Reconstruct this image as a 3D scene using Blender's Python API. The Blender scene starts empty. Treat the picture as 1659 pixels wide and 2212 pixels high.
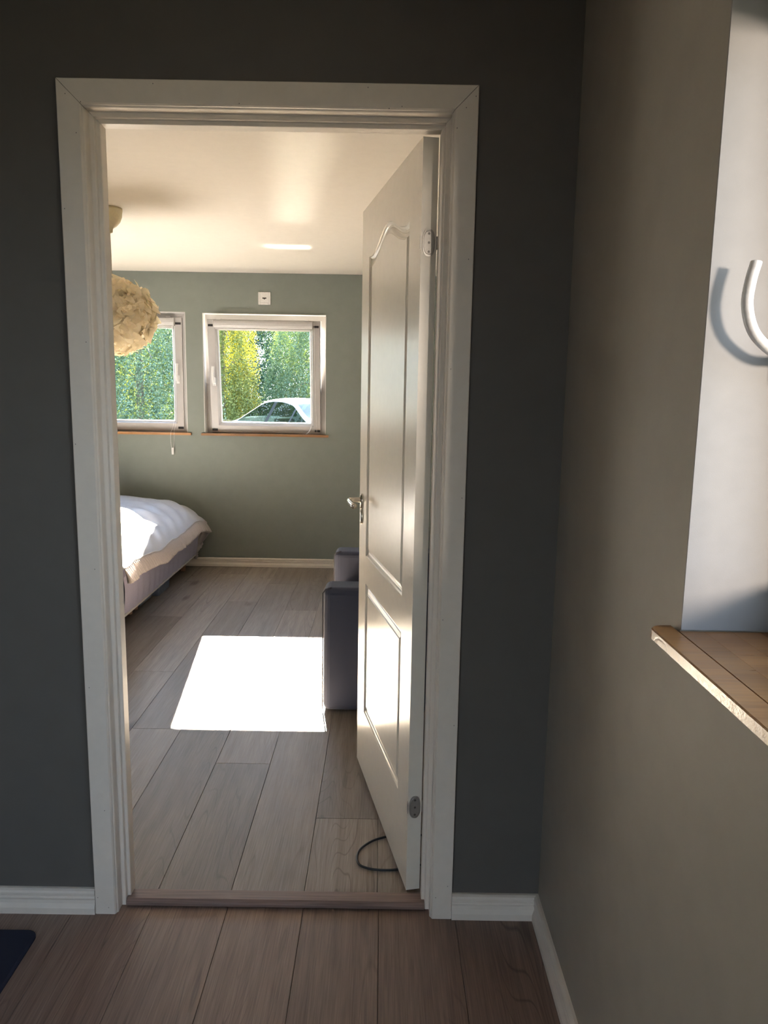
import bpy, bmesh, math, random
import numpy as np
from mathutils import Vector, Matrix, noise

random.seed(7)
rng = np.random.default_rng(7)
SC = bpy.context.scene
COL = SC.collection
PI = math.pi

# ------------------------------------------------------------------ camera
F_PX = 1618.17
cam_data = bpy.data.cameras.new('camera')
cam_data.sensor_fit = 'VERTICAL'
cam_data.sensor_height = 36.0
cam_data.lens = 36.0 * F_PX / 2212.0
cam_data.clip_start = 0.05
cam_data.clip_end = 500
cam = bpy.data.objects.new('camera', cam_data)
COL.objects.link(cam)
_r, _u, _f = (0.999863, -0.000177, 0.016532), (-0.016298, 0.157353, 0.987408), (0.002776, 0.987542, -0.157329)
cam.matrix_world = Matrix(((_r[0], _u[0], -_f[0], 0.24834), (_r[1], _u[1], -_f[1], -1.88947),
                           (_r[2], _u[2], -_f[2], 1.43987), (0, 0, 0, 1)))
SC.camera = cam

# ------------------------------------------------------------------ world, sun, exposure
SKY_STRENGTH = 5.5
SUN_STRENGTH = 190.0
SUN_DIR = Vector((0.142, -1.0, -0.626)).normalized()      # travel direction of the sunlight
world = bpy.data.worlds.new('world')
SC.world = world
world.use_nodes = True
wn = world.node_tree
wn.nodes.clear()
w_out = wn.nodes.new('ShaderNodeOutputWorld')
w_bg = wn.nodes.new('ShaderNodeBackground')
w_tc = wn.nodes.new('ShaderNodeTexCoord')
w_sep = wn.nodes.new('ShaderNodeSeparateXYZ')
w_ramp = wn.nodes.new('ShaderNodeValToRGB')
w_ramp.color_ramp.elements[0].position = 0.0
w_ramp.color_ramp.elements[0].color = (0.84, 0.92, 1.0, 1)
w_ramp.color_ramp.elements[1].position = 0.8
w_ramp.color_ramp.elements[1].color = (0.42, 0.62, 1.0, 1)
wn.links.new(w_tc.outputs['Generated'], w_sep.inputs[0])
wn.links.new(w_sep.outputs['Z'], w_ramp.inputs[0])
wn.links.new(w_ramp.outputs[0], w_bg.inputs['Color'])
w_bg.inputs['Strength'].default_value = SKY_STRENGTH
wn.links.new(w_bg.outputs[0], w_out.inputs[0])

sun_d = bpy.data.lights.new('sun', 'SUN')
sun_d.energy = SUN_STRENGTH
sun_d.angle = math.radians(0.6)
sun_d.color = (1.0, 0.87, 0.70)
sun = bpy.data.objects.new('sun', sun_d)
COL.objects.link(sun)
sun.location = (-2, 14, 9)
sun.rotation_euler = SUN_DIR.to_track_quat('-Z', 'Y').to_euler()

# added yard lamp: lights the hall window reveal and throws the handle's shadow
gl_d = bpy.data.lights.new('window_glint', 'AREA')
gl_d.shape = 'RECTANGLE'
gl_d.size, gl_d.size_y = 0.42, 0.36
gl_d.energy = 200.0
gl_d.color = (1.0, 0.83, 0.70)
gl = bpy.data.objects.new('window_glint', gl_d)
COL.objects.link(gl)
gl.location = (2.14, -4.59, 1.66)
gl.rotation_euler = Vector((-0.35, 0.94, -0.02)).to_track_quat('-Z', 'Y').to_euler()

# two added narrow-beam lamps in the yard that draw the bedroom ceiling streaks
for gx, gy, gz, sx_, sy_, e_, dv_ in ((-0.96, 7.20, 0.95, 0.20, 0.62, 0.22, (0.145, -1.0, 0.25)), (-0.52, 4.95, 1.45, 0.36, 0.035, 0.13, (0.10, -1.0, 0.48))):
    d_ = bpy.data.lights.new('yard_glint', 'AREA')
    d_.shape = 'RECTANGLE'
    d_.size, d_.size_y, d_.energy, d_.spread = sx_, sy_, e_, math.radians(2.0)
    d_.color = (1.0, 0.9, 0.76)
    o_ = bpy.data.objects.new('yard_glint', d_)
    COL.objects.link(o_)
    o_.location = (gx, gy, gz)
    o_.rotation_euler = Vector(dv_).to_track_quat('-Z', 'Y').to_euler()

SC.view_settings.view_transform = 'Standard'
SC.view_settings.look = 'None'
SC.view_settings.exposure = 0.68
SC.view_settings.gamma = 1.0
SC.view_settings.use_curve_mapping = False
cy = SC.cycles
cy.use_denoising = True
cy.max_bounces = 14
cy.diffuse_bounces = 7
cy.glossy_bounces = 5
cy.transmission_bounces = 6
cy.transparent_max_bounces = 12
cy.caustics_reflective = True
cy.blur_glossy = 0.6
cy.caustics_refractive = False
cy.sample_clamp_indirect = 12.0

# ------------------------------------------------------------------ materials
def new_mat(name):
    m = bpy.data.materials.new(name)
    m.use_nodes = True
    nt = m.node_tree
    return m, nt, nt.nodes['Principled BSDF'], nt.nodes['Material Output']

def nd(nt, t, **kw):
    n = nt.nodes.new(t)
    for k, v in kw.items():
        setattr(n, k, v)
    return n

def mapping(nt, scale, src='Object', loc=None):
    tc = nd(nt, 'ShaderNodeTexCoord')
    mp = nd(nt, 'ShaderNodeMapping')
    mp.inputs['Scale'].default_value = scale
    nt.links.new(tc.outputs[src], mp.inputs['Vector'])
    return mp

def ramp(nt, stops):
    r = nd(nt, 'ShaderNodeValToRGB')
    el = r.color_ramp.elements
    while len(el) < len(stops):
        el.new(0.5)
    for e, (p, c) in zip(el, stops):
        e.position = p
        e.color = (*c, 1)
    return r

def math_n(nt, op, a=None, b=None):
    n = nd(nt, 'ShaderNodeMath', operation=op)
    for i, v in enumerate((a, b)):
        if v is None:
            continue
        if isinstance(v, (int, float)):
            n.inputs[i].default_value = v
        else:
            nt.links.new(v, n.inputs[i])
    return n.outputs[0]

def plain(name, col, rough=0.5, metal=0.0, nscale=40.0, var=0.06, bump=0.0, spec=0.5, bscale=None, sheen=0.0):
    """paint / plastic / metal with a little procedural colour variation and relief"""
    m, nt, bs, out = new_mat(name)
    mp = mapping(nt, (nscale,) * 3)
    nz = nd(nt, 'ShaderNodeTexNoise')
    nz.inputs['Detail'].default_value = 3
    nt.links.new(mp.outputs[0], nz.inputs['Vector'])
    r = ramp(nt, [(0.3, tuple(c * (1 - var) for c in col)), (0.7, tuple(min(1, c * (1 + var)) for c in col))])
    nt.links.new(nz.outputs['Fac'], r.inputs[0])
    nt.links.new(r.outputs[0], bs.inputs['Base Color'])
    bs.inputs['Roughness'].default_value = rough
    bs.inputs['Metallic'].default_value = metal
    bs.inputs['Specular IOR Level'].default_value = spec
    if sheen:
        bs.inputs['Sheen Weight'].default_value = sheen
    if bump:
        mp2 = mapping(nt, (bscale or nscale * 4,) * 3)
        n2 = nd(nt, 'ShaderNodeTexNoise')
        n2.inputs['Detail'].default_value = 2
        nt.links.new(mp2.outputs[0], n2.inputs['Vector'])
        b = nd(nt, 'ShaderNodeBump')
        b.inputs['Strength'].default_value = bump
        b.inputs['Distance'].default_value = 0.002
        nt.links.new(n2.outputs['Fac'], b.inputs['Height'])
        nt.links.new(b.outputs[0], bs.inputs['Normal'])
    return m

def oak(name, light, dark, vein, along='Y', rough=0.42, per_object=True, ring=5.0, fibre=1.0, where=(0.42, 0.62), rs=(6.5, 0.42)):
    """plank wood: cathedral rings, fine fibres, a few knots; every plank gets its own offset and tone"""
    m, nt, bs, out = new_mat(name)
    L = nt.links
    tc = nd(nt, 'ShaderNodeTexCoord')
    oi = nd(nt, 'ShaderNodeObjectInfo')
    off = nd(nt, 'ShaderNodeCombineXYZ')
    L.new(math_n(nt, 'MULTIPLY', oi.outputs['Random'], 37.0), off.inputs[0])
    L.new(math_n(nt, 'MULTIPLY', oi.outputs['Random'], 91.0), off.inputs[1])
    add = nd(nt, 'ShaderNodeVectorMath', operation='ADD')
    L.new(tc.outputs['Object'], add.inputs[0])
    L.new(off.outputs[0], add.inputs[1])
    swap = along == 'X'
    def stretched(s_across, s_along):
        mp = nd(nt, 'ShaderNodeMapping')
        mp.inputs['Scale'].default_value = (s_along, s_across, s_across) if swap else (s_across, s_along, s_across)
        L.new(add.outputs[0], mp.inputs['Vector'])
        return mp.outputs[0]
    def nz(vec, detail=2, dist=0.0, rough_=0.5):
        n = nd(nt, 'ShaderNodeTexNoise')
        n.inputs['Detail'].default_value = detail
        n.inputs['Roughness'].default_value = rough_
        n.inputs['Distortion'].default_value = dist
        n.inputs['Scale'].default_value = 1.0
        L.new(vec, n.inputs['Vector'])
        return n.outputs['Fac']
    big = nz(stretched(*rs), 1.1, 0.10)
    rings = math_n(nt, 'FRACT', math_n(nt, 'MULTIPLY', big, ring * 5.5))
    tri = math_n(nt, 'ABSOLUTE', math_n(nt, 'SUBTRACT', math_n(nt, 'MULTIPLY', rings, 2.0), 1.0))
    line = ramp(nt, [(0.0, (1, 1, 1)), (0.17, (0, 0, 0))])
    L.new(tri, line.inputs[0])
    where = ramp(nt, [(where[0], (0, 0, 0)), (where[1], (1, 1, 1))])
    L.new(nz(stretched(3.0, 0.8), 1), where.inputs[0])
    veins = math_n(nt, 'MULTIPLY', line.outputs[0], where.outputs[0])
    fib = nz(stretched(260.0 * fibre, 7.0 * fibre), 3)
    med = nz(stretched(30.0, 1.6), 3, 0.3)
    mix1 = nd(nt, 'ShaderNodeMix', data_type='RGBA')
    mix1.inputs['A'].default_value = (*dark, 1)
    mix1.inputs['B'].default_value = (*light, 1)
    s = math_n(nt, 'ADD', math_n(nt, 'MULTIPLY', fib, 0.75), math_n(nt, 'MULTIPLY', med, 0.55))
    sr = ramp(nt, [(0.45, (0, 0, 0)), (0.82, (1, 1, 1))])
    L.new(s, sr.inputs[0])
    L.new(sr.outputs[0], mix1.inputs['Factor'])
    mix2 = nd(nt, 'ShaderNodeMix', data_type='RGBA')
    mix2.inputs['B'].default_value = (*vein, 1)
    L.new(mix1.outputs['Result'], mix2.inputs['A'])
    L.new(math_n(nt, 'MULTIPLY', veins, 0.6), mix2.inputs['Factor'])
    # knots
    vo = nd(nt, 'ShaderNodeTexVoronoi')
    vo.inputs['Scale'].default_value = 1.0
    L.new(stretched(4.5, 1.7), vo.inputs['Vector'])
    kr = ramp(nt, [(0.0, (1, 1, 1)), (0.06, (0.7, 0.7, 0.7)), (0.15, (0, 0, 0))])
    L.new(math_n(nt, 'ADD', vo.outputs['Distance'], math_n(nt, 'MULTIPLY', math_n(nt, 'SUBTRACT', med, 0.5), 0.25)), kr.inputs[0])
    mix3 = nd(nt, 'ShaderNodeMix', data_type='RGBA')
    mix3.inputs['B'].default_value = (*[v * 0.7 for v in vein], 1)
    L.new(mix2.outputs['Result'], mix3.inputs['A'])
    L.new(math_n(nt, 'MULTIPLY', kr.outputs[0], 0.8), mix3.inputs['Factor'])
    hsv = nd(nt, 'ShaderNodeHueSaturation')
    if per_object:
        L.new(math_n(nt, 'ADD', math_n(nt, 'MULTIPLY', oi.outputs['Random'], 0.42), 0.79), hsv.inputs['Value'])
    L.new(mix3.outputs['Result'], hsv.inputs['Color'])
    L.new(hsv.outputs[0], bs.inputs['Base Color'])
    rr = nd(nt, 'ShaderNodeMapRange')
    rr.inputs['To Min'].default_value = rough - 0.08
    rr.inputs['To Max'].default_value = rough + 0.12
    L.new(fib, rr.inputs['Value'])
    L.new(rr.outputs[0], bs.inputs['Roughness'])
    b = nd(nt, 'ShaderNodeBump')
    b.inputs['Strength'].default_value = 0.25
    b.inputs['Distance'].default_value = 0.001
    L.new(math_n(nt, 'SUBTRACT', fib, veins), b.inputs['Height'])
    L.new(b.outputs[0], bs.inputs['Normal'])
    return m

def glass_mat(name, tint=(1, 1, 1), refl=1.0):
    m, nt, bs, out = new_mat(name)
    nt.nodes.remove(bs)
    t = nd(nt, 'ShaderNodeBsdfTransparent')
    t.inputs['Color'].default_value = (*tint, 1)
    g = nd(nt, 'ShaderNodeBsdfGlossy')
    g.inputs['Roughness'].default_value = 0.02
    fr = nd(nt, 'ShaderNodeFresnel')
    fr.inputs['IOR'].default_value = 1.45
    mx = nd(nt, 'ShaderNodeMixShader')
    geo = nd(nt, 'ShaderNodeNewGeometry')     # only the outer face of each side of the pane mirrors
    nt.links.new(math_n(nt, 'MULTIPLY', math_n(nt, 'MULTIPLY', fr.outputs[0], refl), math_n(nt, 'SUBTRACT', 1.0, geo.outputs['Backfacing'])), mx.inputs[0])
    nt.links.new(t.outputs[0], mx.inputs[1])
    nt.links.new(g.outputs[0], mx.inputs[2])
    nt.links.new(mx.outputs[0], out.inputs[0])
    return m

def leafy(name, a, b, c, trans, tw=0.3, scale=1.2):
    """foliage / feather: diffuse plus translucent, tone varied by noise"""
    m, nt, bs, out = new_mat(name)
    nt.nodes.remove(bs)
    mp = mapping(nt, (scale,) * 3)
    n1 = nd(nt, 'ShaderNodeTexNoise')
    n1.inputs['Detail'].default_value = 6
    n1.inputs['Roughness'].default_value = 0.7
    nt.links.new(mp.outputs[0], n1.inputs['Vector'])
    r = ramp(nt, [(0.32, a), (0.5, b), (0.66, c)])
    nt.links.new(n1.outputs['Fac'], r.inputs[0])
    d = nd(nt, 'ShaderNodeBsdfDiffuse')
    t = nd(nt, 'ShaderNodeBsdfTranslucent')
    t.inputs['Color'].default_value = (*trans, 1)
    nt.links.new(r.outputs[0], d.inputs['Color'])
    mx = nd(nt, 'ShaderNodeMixShader')
    mx.inputs[0].default_value = tw
    nt.links.new(d.outputs[0], mx.inputs[1])
    nt.links.new(t.outputs[0], mx.inputs[2])
    nt.links.new(mx.outputs[0], out.inputs[0])
    return m

M = {}
M['wall'] = plain('wall_paint_grey_green', (0.205, 0.224, 0.200), 0.62, nscale=3, var=0.025, bump=0.10, bscale=260, spec=0.3)
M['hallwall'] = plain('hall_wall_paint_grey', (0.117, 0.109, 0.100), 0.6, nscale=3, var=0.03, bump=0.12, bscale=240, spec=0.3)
M['rightwall'] = plain('hall_window_wall_paint', (0.330, 0.298, 0.248), 0.6, nscale=3, var=0.03, bump=0.12, bscale=240, spec=0.3)  # hall paint lightened: light from the bedroom sun patch put into its colour
M['ceiling'] = plain('ceiling_white_paint', (0.69, 0.64, 0.57), 0.8, nscale=5, var=0.015, bump=0.08, bscale=200, spec=0.2)
M['trim'] = plain('trim_off_white_paint', (0.76, 0.695, 0.615), 0.36, nscale=8, var=0.02, bump=0.05, bscale=150, spec=0.45)
M['door'] = plain('door_off_white_paint', (0.74, 0.70, 0.62), 0.25, nscale=6, var=0.02, bump=0.06, bscale=90, spec=0.5)
M['pvc'] = plain('window_white_plastic', (0.43, 0.415, 0.405), 0.35, nscale=10, var=0.01)
M['reveal'] = plain('reveal_white_paint', (0.72, 0.71, 0.69), 0.6, nscale=5, var=0.02, bump=0.06, bscale=150)
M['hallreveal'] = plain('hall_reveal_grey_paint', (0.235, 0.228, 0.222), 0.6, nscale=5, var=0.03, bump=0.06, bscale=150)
M['blind'] = plain('blind_pale_grey_plastic', (0.50, 0.485, 0.475), 0.4)
M['black'] = plain('black_rubber', (0.010, 0.010, 0.012), 0.5)
M['white'] = plain('white_plastic', (0.82, 0.81, 0.80), 0.35)
M['socketdark'] = plain('dark_socket_hole', (0.06, 0.05, 0.045), 0.6)
M['chrome'] = plain('brushed_nickel', (0.62, 0.58, 0.52), 0.18, metal=1.0, var=0.03)
M['hinge'] = plain('hinge_zinc', (0.42, 0.40, 0.37), 0.38, metal=0.7, var=0.05)
M['screw'] = plain('screw_dark_steel', (0.16, 0.15, 0.14), 0.4, metal=0.8)
M['floor'] = oak('oak_plank', (0.295, 0.252, 0.216), (0.165, 0.135, 0.112), (0.075, 0.052, 0.045), where=(0.46, 0.64), rs=(7.0, 0.5))
M['hallfloor'] = oak('oak_plank_hall', (0.300, 0.212, 0.166), (0.165, 0.108, 0.086), (0.060, 0.036, 0.030), where=(0.42, 0.60), rs=(7.0, 0.60))
M['threshold'] = oak('oak_threshold', (0.23, 0.16, 0.135), (0.125, 0.084, 0.070), (0.045, 0.028, 0.026), along='X', ring=2)
M['sub'] = plain('subfloor_dark', (0.02, 0.016, 0.014), 0.9)
M['sill'] = oak('sill_hardwood', (0.33, 0.155, 0.052), (0.215, 0.092, 0.030), (0.15, 0.065, 0.03), along='Y', rough=0.3, ring=1.2)
M['sillx'] = oak('sill_hardwood_far', (0.40, 0.205, 0.085), (0.27, 0.125, 0.05), (0.15, 0.065, 0.03), along='X', rough=0.3, ring=1.2)
M['fabric'] = plain('armchair_grey_blue_fabric', (0.068, 0.076, 0.112), 0.9, nscale=700, var=0.16, bump=0.25, bscale=900, spec=0.15, sheen=0.15)
M['piping'] = plain('armchair_piping', (0.07, 0.07, 0.085), 0.9)
M['duvet'] = plain('duvet_pale_satin', (0.47, 0.485, 0.55), 0.42, nscale=14, var=0.03, bump=0.15, bscale=60, sheen=0.3)
M['ruffle'] = plain('duvet_ruffle_satin', (0.47, 0.43, 0.43), 0.38, nscale=30, var=0.05, sheen=0.3)
M['lilac'] = plain('bed_cover_lilac', (0.40, 0.39, 0.52), 0.8, nscale=30, var=0.06, bump=0.35, bscale=70)
M['bedframe'] = plain('bed_base_pale_edge', (0.60, 0.58, 0.57), 0.6)
M['leg'] = plain('bed_leg_birch_wood', (0.48, 0.30, 0.20), 0.5, nscale=30, var=0.1)
M['bin'] = plain('storage_box_blue_grey', (0.16, 0.20, 0.27), 0.35, nscale=8, var=0.15)
M['cable'] = plain('cable_black', (0.012, 0.018, 0.025), 0.4)
M['mat'] = plain('doormat_navy', (0.020, 0.024, 0.050), 0.95, nscale=300, var=0.3, bump=0.6, bscale=500)
M['cup'] = plain('lamp_cup_cream', (0.70, 0.62, 0.42), 0.4)
M['cord'] = plain('lamp_cord_white', (0.75, 0.70, 0.60), 0.5)
M['feather'] = leafy('feather_cream', (0.88, 0.82, 0.66), (0.92, 0.87, 0.72), (0.95, 0.92, 0.80), (0.94, 0.84, 0.62), 0.42, 8)
M['pane'] = glass_mat('window_glass', (0.97, 0.98, 0.97))
M['carglass'] = glass_mat('car_glass', (0.30, 0.40, 0.38), 1.4)
M['carpaint'] = plain('car_paint_silver', (0.50, 0.56, 0.60), 0.22, metal=0.35, var=0.02)
M['carblack'] = plain('car_black_trim', (0.012, 0.013, 0.016), 0.4)
M['tyre'] = plain('car_tyre_rubber', (0.015, 0.015, 0.015), 0.8)
M['seat'] = plain('car_seat_dark', (0.02, 0.022, 0.026), 0.8)
M['bark'] = plain('birch_bark', (0.17, 0.15, 0.13), 0.8, nscale=9, var=0.55)
M['barkdark'] = plain('dark_bark', (0.06, 0.045, 0.035), 0.9, nscale=9, var=0.4)
M['leaf_blue'] = leafy('birch_leaf_blue_green', (0.060, 0.115, 0.085), (0.125, 0.20, 0.14), (0.25, 0.32, 0.22), (0.10, 0.13, 0.012), 0.16)
M['leaf_yel'] = leafy('birch_leaf_yellow_green', (0.085, 0.13, 0.05), (0.17, 0.22, 0.085), (0.30, 0.33, 0.14), (0.20, 0.17, 0.006), 0.22)
M['leaf_dark'] = leafy('leaf_dark_green', (0.028, 0.060, 0.05), (0.058, 0.105, 0.088), (0.12, 0.18, 0.15), (0.05, 0.08, 0.012), 0.14)
M['ground'] = plain('dry_grass_ground', (0.024, 0.024, 0.016), 0.95, nscale=3, var=0.35, bump=0.5, bscale=30)
M['outside'] = plain('house_outer_render', (0.55, 0.53, 0.50), 0.9)

# ------------------------------------------------------------------ helpers
def obj(name, bm_or_mesh, mat, parent=None, smooth=False, bevel=0.0, seg=2, loc=None):
    if isinstance(bm_or_mesh, bmesh.types.BMesh):
        bmesh.ops.recalc_face_normals(bm_or_mesh, faces=bm_or_mesh.faces)
        me = bpy.data.meshes.new(name)
        bm_or_mesh.to_mesh(me)
        bm_or_mesh.free()
    else:
        me = bm_or_mesh
    if mat is not None and not me.materials:
        me.materials.append(mat)
    o = bpy.data.objects.new(name, me)
    COL.objects.link(o)
    if parent is not None:
        o.parent = parent
    if loc is not None:
        o.location = loc
    if smooth:
        for p in me.polygons:
            p.use_smooth = True
    if bevel:
        b = o.modifiers.new('bevel', 'BEVEL')
        b.width = bevel
        b.segments = seg
        b.limit_method = 'ANGLE'
    return o

def thing(name, label, cat, loc=(0, 0, 0), rz=0.0, group=None):
    o = bpy.data.objects.new(name, None)
    COL.objects.link(o)
    o.location = loc
    o.rotation_euler = (0, 0, rz)
    o.empty_display_size = 0.1
    return tag(o, label, cat, group)

def tag(o, label, cat, group=None):
    o['label'] = label
    o['category'] = cat
    if group:
        o['group'] = group
    return o

def structure(o, label=None, cat=None):
    o['kind'] = 'structure'
    if label:
        o['label'] = label
    if cat:
        o['category'] = cat
    return o

def s_empty(name, label, cat, loc=(0, 0, 0), rot=(0, 0, 0)):
    o = bpy.data.objects.new(name, None)
    COL.objects.link(o)
    o.location = loc
    o.rotation_euler = rot
    return structure(o, label, cat)

def box(bm, x0, x1, y0, y1, z0, z1):
    vs = [bm.verts.new(v) for v in ((x0, y0, z0), (x1, y0, z0), (x1, y1, z0), (x0, y1, z0),
                                    (x0, y0, z1), (x1, y0, z1), (x1, y1, z1), (x0, y1, z1))]
    for f in ((0, 3, 2, 1), (4, 5, 6, 7), (0, 1, 5, 4), (1, 2, 6, 5), (2, 3, 7, 6), (3, 0, 4, 7)):
        bm.faces.new([vs[i] for i in f])
    return vs

def boxes(*bs):
    bm = bmesh.new()
    for b in bs:
        box(bm, *b)
    return bm

def sweep(prof, p0, p1, A, B, m0=0.0, m1=0.0):
    """profile points (a,b) swept from p0 to p1; ends shifted by m*a for a mitre"""
    bm = bmesh.new()
    p0, p1, A, B = Vector(p0), Vector(p1), Vector(A), Vector(B)
    d = (p1 - p0).normalized()
    r0 = [bm.verts.new(p0 + A * a + B * b + d * (m0 * a)) for a, b in prof]
    r1 = [bm.verts.new(p1 + A * a + B * b + d * (m1 * a)) for a, b in prof]
    n = len(prof)
    for i in range(n):
        j = (i + 1) % n
        bm.faces.new((r0[i], r0[j], r1[j], r1[i]))
    bm.faces.new(r0[::-1])
    bm.faces.new(r1)
    return bm

def sweep_b(prof, p0, p1, A, B, m0=0.0, m1=0.0):
    """same, ends shifted by m*b (inside corner mitre of a skirting)"""
    bm = bmesh.new()
    p0, p1, A, B = Vector(p0), Vector(p1), Vector(A), Vector(B)
    d = (p1 - p0).normalized()
    r0 = [bm.verts.new(p0 + A * a + B * b + d * (m0 * b)) for a, b in prof]
    r1 = [bm.verts.new(p1 + A * a + B * b + d * (m1 * b)) for a, b in prof]
    n = len(prof)
    for i in range(n):
        j = (i + 1) % n
        bm.faces.new((r0[i], r0[j], r1[j], r1[i]))
    bm.faces.new(r0[::-1])
    bm.faces.new(r1)
    return bm

def tube(pts, r, n=8, caps=True, bm=None, radii=None):
    bm = bm or bmesh.new()
    pts = [Vector(p) for p in pts]
    rings = []
    up = None
    for i, p in enumerate(pts):
        t = (pts[min(i + 1, len(pts) - 1)] - pts[max(i - 1, 0)]).normalized()
        if up is None:
            up = Vector((0, 0, 1)) if abs(t.z) < 0.9 else Vector((1, 0, 0))
        s = t.cross(up).normalized()
        up = s.cross(t).normalized()
        rr = radii[i] if radii else r
        rings.append([bm.verts.new(p + (s * math.cos(2 * PI * k / n) + up * math.sin(2 * PI * k / n)) * rr) for k in range(n)])
    for a, b in zip(rings, rings[1:]):
        for k in range(n):
            bm.faces.new((a[k], a[(k + 1) % n], b[(k + 1) % n], b[k]))
    if caps:
        bm.faces.new(rings[0][::-1])
        bm.faces.new(rings[-1])
    return bm

def spline(pts, n=8):
    """Catmull-Rom through pts"""
    P = [Vector(p) for p in pts]
    P = [P[0] * 2 - P[1]] + P + [P[-1] * 2 - P[-2]]
    out = []
    for i in range(1, len(P) - 2):
        for k in range(n):
            t = k / n
            a, b, c, d = P[i - 1], P[i], P[i + 1], P[i + 2]
            out.append(0.5 * ((2 * b) + (c - a) * t + (2 * a - 5 * b + 4 * c - d) * t * t + (3 * b - a - 3 * c + d) * t ** 3))
    out.append(P[-2])
    return out

def lathe(prof, n=24, bm=None, center=(0, 0, 0)):
    bm = bm or bmesh.new()
    c = Vector(center)
    rings = [[bm.verts.new(c + Vector((r * math.cos(2 * PI * k / n), r * math.sin(2 * PI * k / n), z))) for k in range(n)] for r, z in prof]
    for a, b in zip(rings, rings[1:]):
        for k in range(n):
            bm.faces.new((a[k], a[(k + 1) % n], b[(k + 1) % n], b[k]))
    bm.faces.new(rings[0][::-1])
    bm.faces.new(rings[-1])
    return bm

def grid_mesh(name, nu, nv, fn):
    """surface fn(i/nu, j/nv) -> xyz"""
    vs = [fn(i / nu, j / nv) for i in range(nu + 1) for j in range(nv + 1)]
    fs = [(i * (nv + 1) + j, (i + 1) * (nv + 1) + j, (i + 1) * (nv + 1) + j + 1, i * (nv + 1) + j + 1) for i in range(nu) for j in range(nv)]
    me = bpy.data.meshes.new(name)
    me.from_pydata([tuple(v) for v in vs], [], fs)
    return me

def rounded_rect_frame(bm, x0, x1, z0, z1, w, ya, yb):
    box(bm, x0, x0 + w, ya, yb, z0, z1)
    box(bm, x1 - w, x1, ya, yb, z0, z1)
    box(bm, x0 + w, x1 - w, ya, yb, z0, z0 + w)
    box(bm, x0 + w, x1 - w, ya, yb, z1 - w, z1)
    return bm

def mitre_frame(w_prof, x0, x1, z0, z1):
    """four mitred members as one bmesh; profile (a inward, b towards -y)"""
    out = bmesh.new()
    X, Z, Bv = Vector((1, 0, 0)), Vector((0, 0, 1)), Vector((0, -1, 0))
    for p0, p1, A in (((x0, 0, z0), (x0, 0, z1), X), ((x1, 0, z0), (x1, 0, z1), -X), ((x0, 0, z0), (x1, 0, z0), Z), ((x0, 0, z1), (x1, 0, z1), -Z)):
        b = sweep(w_prof, p0, p1, A, Bv, 1.0, -1.0)
        me = bpy.data.meshes.new('tmp')
        b.to_mesh(me)
        b.free()
        out.from_mesh(me)
        bpy.data.meshes.remove(me)
    return out

# ------------------------------------------------------------------ room numbers (metres)
D = 4.172                # bedroom far wall
ZC = 2.345               # bedroom ceiling
XR = 0.70                # hall right wall
BXL, BXR = -3.35, 0.92   # bedroom side walls
WT = 0.09                # partition thickness
HZ = 2.42                # hall ceiling
HXL, HYB = -1.75, -3.3   # hall left and back
OX0, OX1, OZ = -0.477, 0.409, 2.10   # hole of the doorway
W1 = (-1.190, -0.215, 1.076, 2.036)  # window holes in the far wall
W2 = (-2.300, -1.325, 1.076, 2.040)
W3 = (-1.779, -0.804, 1.076, 2.036)  # hall window: y range, z range
FT = 0.20                # far wall thickness
RT = 0.34                # hall right wall thickness

# floor: base slab and single planks
fl = structure(obj('floor', boxes((BXL - 0.2, BXR + 0.2, WT - 0.02, D + 0.2, -0.16, -0.016), (HXL - 0.2, XR + 0.3, HYB - 0.2, WT - 0.02, -0.16, -0.016)), M['sub']),
               'brown oak plank floor running from the hall into the bedroom', 'floor')
fl.location = (0, 0, 0)

def plank(x0, x1, y0, y1, mat):
    g = 0.0004
    x0 += g; x1 -= g; y0 += g; y1 -= g
    bm = bmesh.new()
    c = 0.0011
    cx, cyy = (x0 + x1) / 2, (y0 + y1) / 2
    hx, hy = (x1 - x0) / 2, (y1 - y0) / 2
    lo = [bm.verts.new((sx * hx, sy * hy, -0.015)) for sx, sy in ((-1, -1), (1, -1), (1, 1), (-1, 1))]
    mid = [bm.verts.new((sx * hx, sy * hy, -c)) for sx, sy in ((-1, -1), (1, -1), (1, 1), (-1, 1))]
    top = [bm.verts.new((sx * (hx - c), sy * (hy - c), 0)) for sx, sy in ((-1, -1), (1, -1), (1, 1), (-1, 1))]
    for a, b in ((lo, mid), (mid, top)):
        for i in range(4):
            bm.faces.new((a[i], a[(i + 1) % 4], b[(i + 1) % 4], b[i]))
    bm.faces.new(top)
    return obj('plank', bm, mat, fl, loc=(cx, cyy, random.uniform(-0.0004, 0.0)))

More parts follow.
